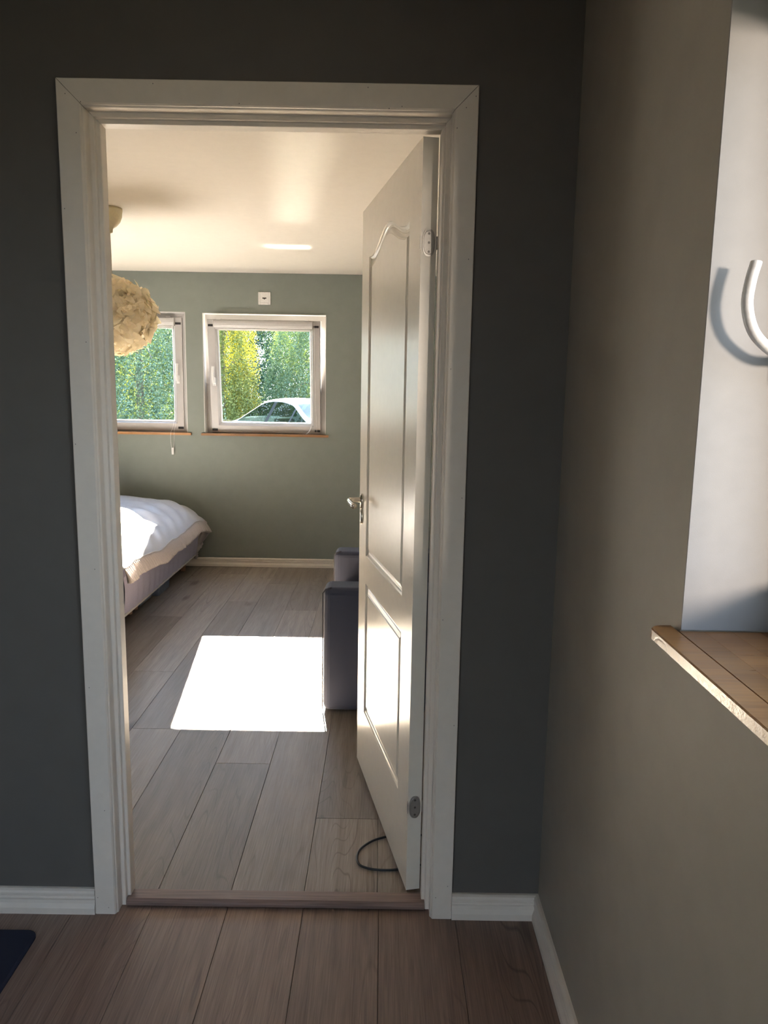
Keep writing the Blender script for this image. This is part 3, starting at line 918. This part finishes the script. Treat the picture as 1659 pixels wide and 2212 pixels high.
fe = obj('feathers', me, M['feather'], pl, smooth=True)
fe['kind'] = 'stuff'

# ------------------------------------------------------------------ bed
bed = thing('bed', 'low bed with lilac cover standing along the left of the bedroom', 'bed', (-2.24, 3.22, 0))
BX, BY0, BY1 = -1.250, 2.32, 4.06
def bl(x, y, z):
    return (x + 2.24, y - 3.22, z)
bm = bmesh.new()
box(bm, -3.25 + 2.24, BX - 0.002 + 2.24, BY0 + 0.01 - 3.22, BY1 - 0.002 - 3.22, 0.108, 0.127)
obj('bed_base', bm, M['bedframe'], bed, bevel=0.006)
def cover_fn(u, v):
    # u along y then round the far corner; v up
    y = BY0 + (BY1 - BY0) * u
    z = 0.128 + (0.42 - 0.128) * v
    wob = 0.006 * noise.noise((y * 9, z * 3, 1)) + 0.004 * math.sin(y * 55 + z * 3) * (1 - v)
    x = BX + wob + 0.018 * math.sin(PI * v) - 0.03 * max(0, v - 0.8) / 0.2
    return bl(x, y, z)
bm = bmesh.new()
me = grid_mesh('cover_side', 90, 14, cover_fn)
bm.from_mesh(me)
box(bm, -3.25 + 2.24, BX - 0.035 + 2.24, BY0 - 3.22, BY1 - 3.22, 0.130, 0.45)
obj('mattress_cover', bm, M['lilac'], bed, smooth=False)
mc = bpy.context.scene.objects[-1] if False else None
for x, y in ((-1.365, 2.50), (-1.372, 2.79), (-1.372, 2.895), (-1.34, 3.98), (-3.15, 2.45), (-3.15, 3.98)):
    lg = obj('leg', lathe([(0.019, 0.0), (0.022, 0.10), (0.024, 0.125)], 12, center=bl(x, y, 0)), M['leg'], bed)

dv = thing('duvet', 'puffy white satin duvet with ruffled edge lying over the lilac bed', 'duvet', (-2.24, 3.22, 0.45))
EDX = -1.195           # hanging edge on the visible side
def duvet_h(s, y):
    """s = distance in from the hanging edge (m)"""
    q = min(1.0, max(0.0, s / 0.34))
    z = 0.425 + 0.175 * (1 - math.exp(-s / 0.15)) + 0.03 * math.exp(-((s - 0.8) / 0.4) ** 2)
    far = min(1.0, max(0.0, (4.10 - y) / 0.32))
    z -= 0.075 * (1 - far) ** 2.0 * (1 - 0.3 * q)
    z += 0.018 * math.sin(y * 3.1 - 5.2) * (1 - q)
    w = (1 - abs(2 * q - 1) ** 2)
    z += 0.018 * noise.noise((y * 4.0, s * 3.0, 3.1)) + 0.016 * noise.noise((y * 9, s * 5 + y * 2, 7)) * (0.5 + w)
    z += 0.013 * min(1.0, s / 0.08) * math.sin((y - s * 0.9) * 34 + 2 * noise.noise((y * 2, s * 2, 0))) * max(0, 1 - s / 0.45)
    return z
def duvet_edge(y):
    return EDX + 0.02 * noise.noise((y * 2.2, 5, 1)) + 0.02 * max(0, (y - 3.6) / 0.5) ** 2
def duvet_top(u, v):
    y = 2.20 + (4.10 - 2.20) * v
    s = 2.0 * u ** 1.6
    e = duvet_edge(y)
    return bl(e - s + 0.02 * math.sin(min(1, s / 0.3) * PI), y, duvet_h(s, y))[:2] + (duvet_h(s, y) - 0.45,)
def duvet_side(u, v):
    y = 2.20 + (4.10 - 2.20) * v
    return None
NU, NV = 70, 120
vs, fs = [], []
for i in range(NU + 1):
    for j in range(NV + 1):
        x, y, z = duvet_top(i / NU, j / NV)
        vs.append((x, y, z))
for i in range(NU):
    for j in range(NV):
        a = i * (NV + 1) + j
        fs.append((a, a + NV + 1, a + NV + 2, a + 1))
# underside, 12 mm below the rim and flat over the mattress
b0 = len(vs)
for i in range(NU + 1):
    for j in range(NV + 1):
        x, y, z = vs[i * (NV + 1) + j]
        rim = min(1.0, min(i / 6, j / 4, (NV - j) / 4))
        vs.append((x, y, z - 0.010 - 0.02 * rim))
for i in range(NU):
    for j in range(NV):
        a = b0 + i * (NV + 1) + j
        fs.append((a, a + 1, a + NV + 2, a + NV + 1))
rimv = [j for j in range(NV + 1)] + [i * (NV + 1) + NV for i in range(1, NU + 1)] + [NU * (NV + 1) + j for j in range(NV - 1, -1, -1)] + [i * (NV + 1) for i in range(NU - 1, 0, -1)]
for a, b in zip(rimv, rimv[1:] + rimv[:1]):
    fs.append((a, b, b + b0, a + b0))
me = bpy.data.meshes.new('duvet')
me.from_pydata(vs, [], fs)
obj('duvet_body', me, M['duvet'], dv, smooth=True)
# gathered ruffle hanging from the side edge, round the far corner and along the far edge
path = []
for j in range(0, 481):
    y = 2.20 + (4.10 - 2.20) * j / 480
    path.append((duvet_edge(y), y, duvet_h(0.0, y), (1, 0)))
cx, cyy, cz = path[-1][0], path[-1][1], path[-1][2]
for j in range(1, 140):
    s = j / 240
    path.append((cx + 0.012 - s, 4.104, duvet_h(s, 4.10), (0, 1)))
vs, fs = [], []
HR = 6
for i, (x, y, z, o2) in enumerate(path):
    g2 = math.sin(i * 2 * PI / 8.0 + 0.8 * noise.noise((i * 0.05, 0, 0))) * (0.75 + 0.4 * noise.noise((i * 0.13, 3, 0)))
    if o2 == (0, 1):
        drp, outk = 0.25 * max(0.3, 1 - (i - 480) / 90), 0.0
    else:
        drp, outk = 0.082, 1.0
    for k in range(HR + 1):
        t = k / HR
        amp = 0.007 + 0.020 * t
        ox = (0.008 * math.sin(PI * t * 0.6) + 0.022 * t + amp * g2) if outk else -0.10 * t
        oy = (-0.004 - abs(amp * g2)) if not outk else 0.0
        vs.append(bl(x + ox, y + oy * 0.9, z - 0.004 - drp * t + 0.006 * g2 * t)[:2] + (z - 0.45 - 0.004 - drp * t + 0.006 * g2 * t,))
for i in range(len(path) - 1):
    for k in range(HR):
        a = i * (HR + 1) + k
        fs.append((a, a + HR + 1, a + HR + 2, a + 1))
me = bpy.data.meshes.new('ruffle')
me.from_pydata(vs, [], fs)
rf = obj('ruffle', me, M['ruffle'], dv, smooth=True)
sm = rf.modifiers.new('solid', 'SOLIDIFY'); sm.thickness = 0.0015
rf['label'] = 'gathered satin ruffle'
# piping seam above the ruffle
obj('seam', tube([bl(x + 0.004, y, 0)[:2] + (z - 0.45 + 0.001,) for x, y, z, o2 in path[:481:6]], 0.0035, 6), M['ruffle'], dv, smooth=True)
# twisted corner of the cover hanging down at the far end
cc = []
for j in range(26):
    t = j / 25
    cc.append(bl(-1.235 - 0.05 * t + 0.012 * math.sin(9 * t), 4.110 + 0.006 * math.sin(14 * t), 0)[:2] + (0.22 - 0.45 - 0.15 * t,))
obj('hanging_corner', tube(cc, 0.02, 8, radii=[0.010 + 0.016 * math.sin(PI * (0.15 + 0.85 * i / 25)) + 0.004 * math.sin(i * 2.2) for i in range(26)]), M['ruffle'], dv, smooth=True)

# storage boxes under the bed
def storage(x0, x1, y0, y1, h, label):
    cx, cyy = (x0 + x1) / 2, (y0 + y1) / 2
    root = thing('storage_box', label, 'box', (cx, cyy, 0), 0, 'storage boxes under the bed')
    hx, hy = (x1 - x0) / 2, (y1 - y0) / 2
    bm = bmesh.new()
    lo = [bm.verts.new((sx * hx * 0.985, sy * hy * 0.985, 0)) for sx, sy in ((-1, -1), (1, -1), (1, 1), (-1, 1))]
    hi = [bm.verts.new((sx * hx, sy * hy, h * 0.8)) for sx, sy in ((-1, -1), (1, -1), (1, 1), (-1, 1))]
    for i in range(4):
        bm.faces.new((lo[i], lo[(i + 1) % 4], hi[(i + 1) % 4], hi[i]))
    bm.faces.new(lo[::-1]); bm.faces.new(hi)
    obj('tub', bm, M['bin'], root, bevel=0.006)
    obj('lid', boxes((-hx - 0.006, hx + 0.006, -hy - 0.006, hy + 0.006, h * 0.8 + 0.0005, h)), M['bin'], root, bevel=0.005)
    return root
storage(-1.95, -1.350, 2.94, 3.20, 0.103, 'long blue grey storage box pushed under the bed by the legs')
storage(-1.90, -1.305, 3.22, 3.48, 0.096, 'blue grey storage box sticking out furthest from under the bed')

# ------------------------------------------------------------------ armchair (side on, facing the bed)
ac = thing('armchair', 'dark grey blue fabric armchair with square arms behind the door', 'armchair', (0.44, 1.80, 0))
def rb(x0, x1, y0, y1, z0, z1):
    return boxes((x0 - 0.44, x1 - 0.44, y0 - 1.80, y1 - 1.80, z0, z1))
for ya, yb in ((1.335, 1.500), (2.105, 2.270)):
    a = obj('arm', rb(-0.006, 0.86, ya, yb, 0.003, 0.578), M['fabric'], ac, bevel=0.030, seg=4)
    pp = []
    for q in ((-0.008, 0.012), (-0.008, 0.555), (0.004, 0.572), (0.03, 0.580)):
        pp.append((q[0] - 0.44, ya - 1.80 + 0.010, q[1]))
    obj('piping', tube(pp, 0.0035, 6), M['piping'], a, smooth=True)
obj('seat_base', rb(0.035, 0.84, 1.502, 2.103, 0.05, 0.27), M['fabric'], ac, bevel=0.02, seg=3)
obj('seat_cushion', rb(0.03, 0.66, 1.504, 2.101, 0.272, 0.41), M['fabric'], ac, bevel=0.035, seg=4)
obj('backrest', rb(0.665, 0.87, 1.504, 2.101, 0.272, 0.62), M['fabric'], ac, bevel=0.04, seg=4)
for x in (0.06, 0.80):
    for y in (1.56, 2.04):
        obj('foot', rb(x, x + 0.04, y, y + 0.04, 0.0, 0.05), M['carblack'], ac)

# ------------------------------------------------------------------ cable and doormat
cb = obj('cable', tube(spline([(0.62, 0.395, 0.005), (0.45, 0.380, 0.005), (0.335, 0.372, 0.005), (0.285, 0.366, 0.005), (0.235, 0.340, 0.005), (0.197, 0.295, 0.005), (0.188, 0.250, 0.005), (0.198, 0.213, 0.006), (0.232, 0.196, 0.005),
                              (0.280, 0.191, 0.005), (0.330, 0.199, 0.005), (0.42, 0.225, 0.005), (0.55, 0.215, 0.005), (0.68, 0.20, 0.005)], 8), 0.0036, 8), M['cable'], smooth=True)
tag(cb, 'thin black cable looped on the floor out from under the open door', 'cable')
bm = bmesh.new()
loop = []
mx0, mx1, my0, my1, r = -1.32, -0.648, -0.62, -0.086, 0.032
for cx, cyy, a0 in ((mx1 - r, my1 - r, 0), (mx0 + r, my1 - r, PI / 2), (mx0 + r, my0 + r, PI), (mx1 - r, my0 + r, 1.5 * PI)):
    for q in range(7):
        a = a0 + q * PI / 12
        loop.append((cx + r * math.cos(a), cyy + r * math.sin(a)))
lo = [bm.verts.new((x, y, 0.0005)) for x, y in loop]
md = [bm.verts.new((x, y, 0.005)) for x, y in loop]
cxm, cym = (mx0 + mx1) / 2, (my0 + my1) / 2
hi = [bm.verts.new((x + (cxm - x) * 0.02, y + (cym - y) * 0.02, 0.008)) for x, y in loop]
for a, b in ((lo, md), (md, hi)):
    for i in range(len(lo)):
        j = (i + 1) % len(lo)
        bm.faces.new((a[i], a[j], b[j], b[i]))
bm.faces.new(hi); bm.faces.new(lo[::-1])
tag(obj('doormat', bm, M['mat']), 'dark navy doormat with rounded corner on the hall floor at left', 'doormat')

# ------------------------------------------------------------------ outside: ground, car, trees
structure(obj('ground', grid_mesh('ground', 40, 40, lambda u, v: (-40 + 80 * u, -25 + 85 * v, -0.20 + (0.0 if -25 + 85 * v < 6 else 0.06 * noise.noise((u * 30, v * 30, 0))))), M['ground'], smooth=True),
          'sunlit dry grass outside the bedroom windows', 'ground')

car = thing('car', 'silver saloon car parked outside the right bedroom window', 'car', (-1.65, 15.05, -0.16), math.radians(130))
def car_roof(X):
    pts = [(-2.25, 0.82), (-1.95, 0.98), (-1.55, 1.05), (-1.30, 1.14), (-0.75, 1.385), (-0.30, 1.445), (0.15, 1.45), (0.50, 1.405), (1.30, 0.985), (1.45, 0.95), (2.05, 0.80), (2.25, 0.62)]
    for (a, za), (b, zb2) in zip(pts, pts[1:]):
        if a <= X <= b:
            t = (X - a) / (b - a)
            return za + (zb2 - za) * t
    return pts[0][1] if X < pts[0][0] else pts[-1][1]
def smooth_roof(X):
    return sum(car_roof(X + d) * w for d, w in ((-0.16, 1), (-0.08, 2), (0, 3), (0.08, 2), (0.16, 1))) / 9
def car_arch(X):
    """top line of the side windows"""
    return smooth_roof(X) - 0.085
def belt(X):
    return 0.93 - 0.02 * (X / 1.3)
NX = 72
stations = [-2.25 + 4.5 * i / NX for i in range(NX + 1)]
rows = []
for X in stations:
    zr = smooth_roof(X)
    nose = 1 - 0.28 * max(0, (abs(X) - 1.5) / 0.75) ** 2
    hw = 0.90 * nose
    ar = min(max(car_arch(X), 0), zr - 0.03)
    bt = min(belt(X), zr - 0.05)
    glass = car_arch(X) > belt(X) + 0.004 and -1.62 < X < 1.30
    at = ar if glass else bt + 0.001
    kk = max(0.0, min(1.0, (at - bt) / 0.45))
    rw = hw * 0.90 - 0.26 * kk
    prof = [(0.0, zr), (rw * 0.62, zr - 0.008), (rw * 0.93, zr - 0.03), (rw + 0.012, (zr - 0.03) * 0.4 + at * 0.6), (rw + 0.03, at), (hw * 0.955, bt), (hw, bt - 0.10), (hw, 0.50), (hw * 0.96, 0.26), (0.0, 0.22)]
    rows.append((prof, glass))
body = bmesh.new(); sideg = {1: bmesh.new(), -1: bmesh.new()}; frontg = bmesh.new(); rearg = bmesh.new(); pill = {}
def q4(bm, a, b, c, d):
    bm.faces.new([bm.verts.new(p) for p in (a, b, c, d)])
for i in range(NX):
    X0, X1 = stations[i], stations[i + 1]
    (p0, g0), (p1, g1) = rows[i], rows[i + 1]
    mid = (X0 + X1) / 2
    for s in (1, -1):
        for k in range(len(p0) - 1):
            quad = [(X0, s * p0[k][0], p0[k][1]), (X1, s * p1[k][0], p1[k][1]), (X1, s * p1[k + 1][0], p1[k + 1][1]), (X0, s * p0[k + 1][0], p0[k + 1][1])]
            if k == 4 and g0 and g1:
                if abs(mid - 0.02) < 0.055 or abs(mid + 0.93) < 0.03:
                    q4(pill.setdefault((s, mid > -0.4), bmesh.new()), *quad)
                else:
                    q4(sideg[s], *quad)
            elif k in (0, 1) and 0.55 < mid < 1.26:
                q4(frontg, *quad)
            elif k in (0, 1) and -1.45 < mid < -0.80:
                q4(rearg, *quad)
            else:
                q4(body, *quad)
for b in [body, frontg, rearg, sideg[1], sideg[-1]] + list(pill.values()):
    bmesh.ops.remove_doubles(b, verts=b.verts, dist=0.0005)
obj('body', body, M['carpaint'], car, smooth=True)
obj('windscreen', frontg, M['carglass'], car, smooth=True)
obj('rear_window', rearg, M['carglass'], car, smooth=True)
for s in (1, -1):
    obj('side_window', sideg[s], M['carglass'], car, smooth=True)
for b in pill.values():
    obj('pillar', b, M['carblack'], car)
for X in (-1.38, 1.38):
    for s in (1, -1):
        bm = bmesh.new()
        n = 28
        prof = [(0.20, 0.0), (0.315, 0.0), (0.33, 0.03), (0.33, 0.17), (0.315, 0.20), (0.20, 0.20)]
        rings = [[bm.verts.new((X + r * math.cos(2 * PI * k / n), s * (0.72 + w), 0.33 + r * math.sin(2 * PI * k / n))) for k in range(n)] for r, w in prof]
        for a, b in zip(rings, rings[1:]):
            for k in range(n):
                bm.faces.new((a[k], a[(k + 1) % n], b[(k + 1) % n], b[k]))
        bm.faces.new(rings[0]); bm.faces.new(rings[-1])
        obj('wheel', bm, M['tyre'], car)
for X in (0.05, -0.85):
    for s in (0.38, -0.38):
        obj('seat', boxes((X - 0.12, X + 0.04, s - 0.24, s + 0.24, 0.45, 1.0)), M['seat'], car, bevel=0.05, seg=3)
        obj('headrest', boxes((X - 0.12, X - 0.02, s - 0.13, s + 0.13, 1.03, 1.22)), M['seat'], car, bevel=0.04, seg=3)

def tree(name, label, x, y, h, rad, nleaf, leaf_mat, bark, leaf=(0.052, 0.038), z_low=0.25, weep=0.6, trunk_r=0.09, lean=0.0):
    root = thing(name, label, 'tree', (x, y, -0.2), 0, 'trees beyond the parked car')
    pts = [(lean * (t ** 2), 0.06 * math.sin(5 * t + x), h * 0.92 * t) for t in [i / 10 for i in range(11)]]
    obj('trunk', tube(pts, 0.1, 10, radii=[trunk_r * (1 - 0.085 * i) for i in range(11)]), bark, root, smooth=True)
    for k in range(9):
        t0 = 0.25 + 0.07 * k
        a = k * 2.4 + x
        b0 = Vector((lean * t0 * t0, 0, h * 0.92 * t0))
        L = rad * random.uniform(0.75, 1.0)
        br = [b0 + Vector((math.cos(a) * L * q, math.sin(a) * L * q, 0.55 * math.sin(PI * q * 0.7) - 0.35 * q * q)) for q in (0, 0.25, 0.5, 0.75, 1.0)]
        obj('branch', tube(br, 0.02, 6, radii=[0.032, 0.026, 0.02, 0.014, 0.006]), bark, root, smooth=True)
    n = nleaf
    # drooping strands: most leaves low where the windows look, fewer at the top
    nst = n // 42
    az = rng.uniform(0, 2 * PI, nst)
    rr = rad * np.sqrt(rng.uniform(0.05, 1.0, nst))
    ztop = z_low + (h - z_low) * rng.beta(1.1, 1.5, nst)
    prof = np.sqrt(np.clip(1 - ((ztop / h) ** 2.6), 0.05, 1))
    sx, sy = rr * np.cos(az) * prof, rr * np.sin(az) * prof
    ln = rng.uniform(0.5, 1.4, nst) * weep + 0.25
    m = 42
    t = rng.uniform(0, 1, (nst, m))
    px = sx[:, None] + (t - 0.3) * np.cos(az)[:, None] * 0.22 + rng.normal(0, 0.055, (nst, m))
    py = sy[:, None] + (t - 0.3) * np.sin(az)[:, None] * 0.22 + rng.normal(0, 0.055, (nst, m))
    pz = np.maximum(ztop[:, None] - t * ln[:, None] + rng.normal(0, 0.04, (nst, m)), z_low * 0.8 + rng.uniform(0, 0.3, (nst, m)))
    P = np.stack([px, py, pz], -1).reshape(-1, 3)
    n = len(P)
    ax = rng.normal(0, 1, (n, 3)); ax[:, 2] -= 0.9
    ax /= np.linalg.norm(ax, axis=1)[:, None]
    nr = rng.normal(0, 1, (n, 3))
    sd = np.cross(ax, nr); sd /= np.linalg.norm(sd, axis=1)[:, None]
    sc = rng.uniform(0.7, 1.25, n)[:, None]
    V = np.empty((n, 4, 3))
    V[:, 0] = P
    V[:, 1] = P + ax * sc * leaf[0] * 0.42 + sd * sc * leaf[1] * 0.5
    V[:, 2] = P + ax * sc * leaf[0]
    V[:, 3] = P + ax * sc * leaf[0] * 0.42 - sd * sc * leaf[1] * 0.5
    me = bpy.data.meshes.new('foliage')
    me.vertices.add(n * 4); me.loops.add(n * 4); me.polygons.add(n)
    me.vertices.foreach_set('co', V.reshape(-1).astype(np.float32))
    me.loops.foreach_set('vertex_index', np.arange(n * 4, dtype=np.int32))
    me.polygons.foreach_set('loop_start', np.arange(0, n * 4, 4, dtype=np.int32))
    me.polygons.foreach_set('loop_total', np.full(n, 4, dtype=np.int32))
    me.update()
    fo = obj('foliage', me, leaf_mat, root)
    fo['kind'] = 'stuff'
    return root

tree('birch_tree', 'blue green weeping birch filling the left bedroom window', -5.9, 17.2, 6.2, 2.0, 105000, M['leaf_blue'], M['bark'], trunk_r=0.12)
tree('birch_tree', 'yellow green birch at the left side of the right window', -4.5, 20.6, 6.0, 1.0, 55000, M['leaf_yel'], M['bark'], trunk_r=0.10)
tree('birch_tree', 'mid green birch standing straight behind the parked car', -1.95, 23.0, 6.6, 1.7, 95000, M['leaf_blue'], M['bark'], lean=0.5)
tree('broadleaf_tree', 'dark green tree at the right side of the right window', 0.9, 26.0, 6.6, 1.6, 45000, M['leaf_dark'], M['barkdark'])
tree('broadleaf_tree', 'dark green tree standing between the two birches', -4.9, 28.2, 6.8, 2.5, 75000, M['leaf_dark'], M['barkdark'], leaf=(0.075, 0.055))
tree('birch_tree', 'yellow green birch furthest out beside the left window view', -9.2, 22.0, 6.6, 2.0, 40000, M['leaf_yel'], M['bark'], leaf=(0.07, 0.05))
tree('broadleaf_tree', 'dark green tree farthest back behind the parked car', 1.0, 31.5, 7.0, 2.2, 60000, M['leaf_dark'], M['barkdark'], leaf=(0.08, 0.06))
tree('broadleaf_tree', 'dark green tree farthest back beyond the left window', -10.4, 29.0, 7.0, 2.4, 50000, M['leaf_dark'], M['barkdark'], leaf=(0.08, 0.06))
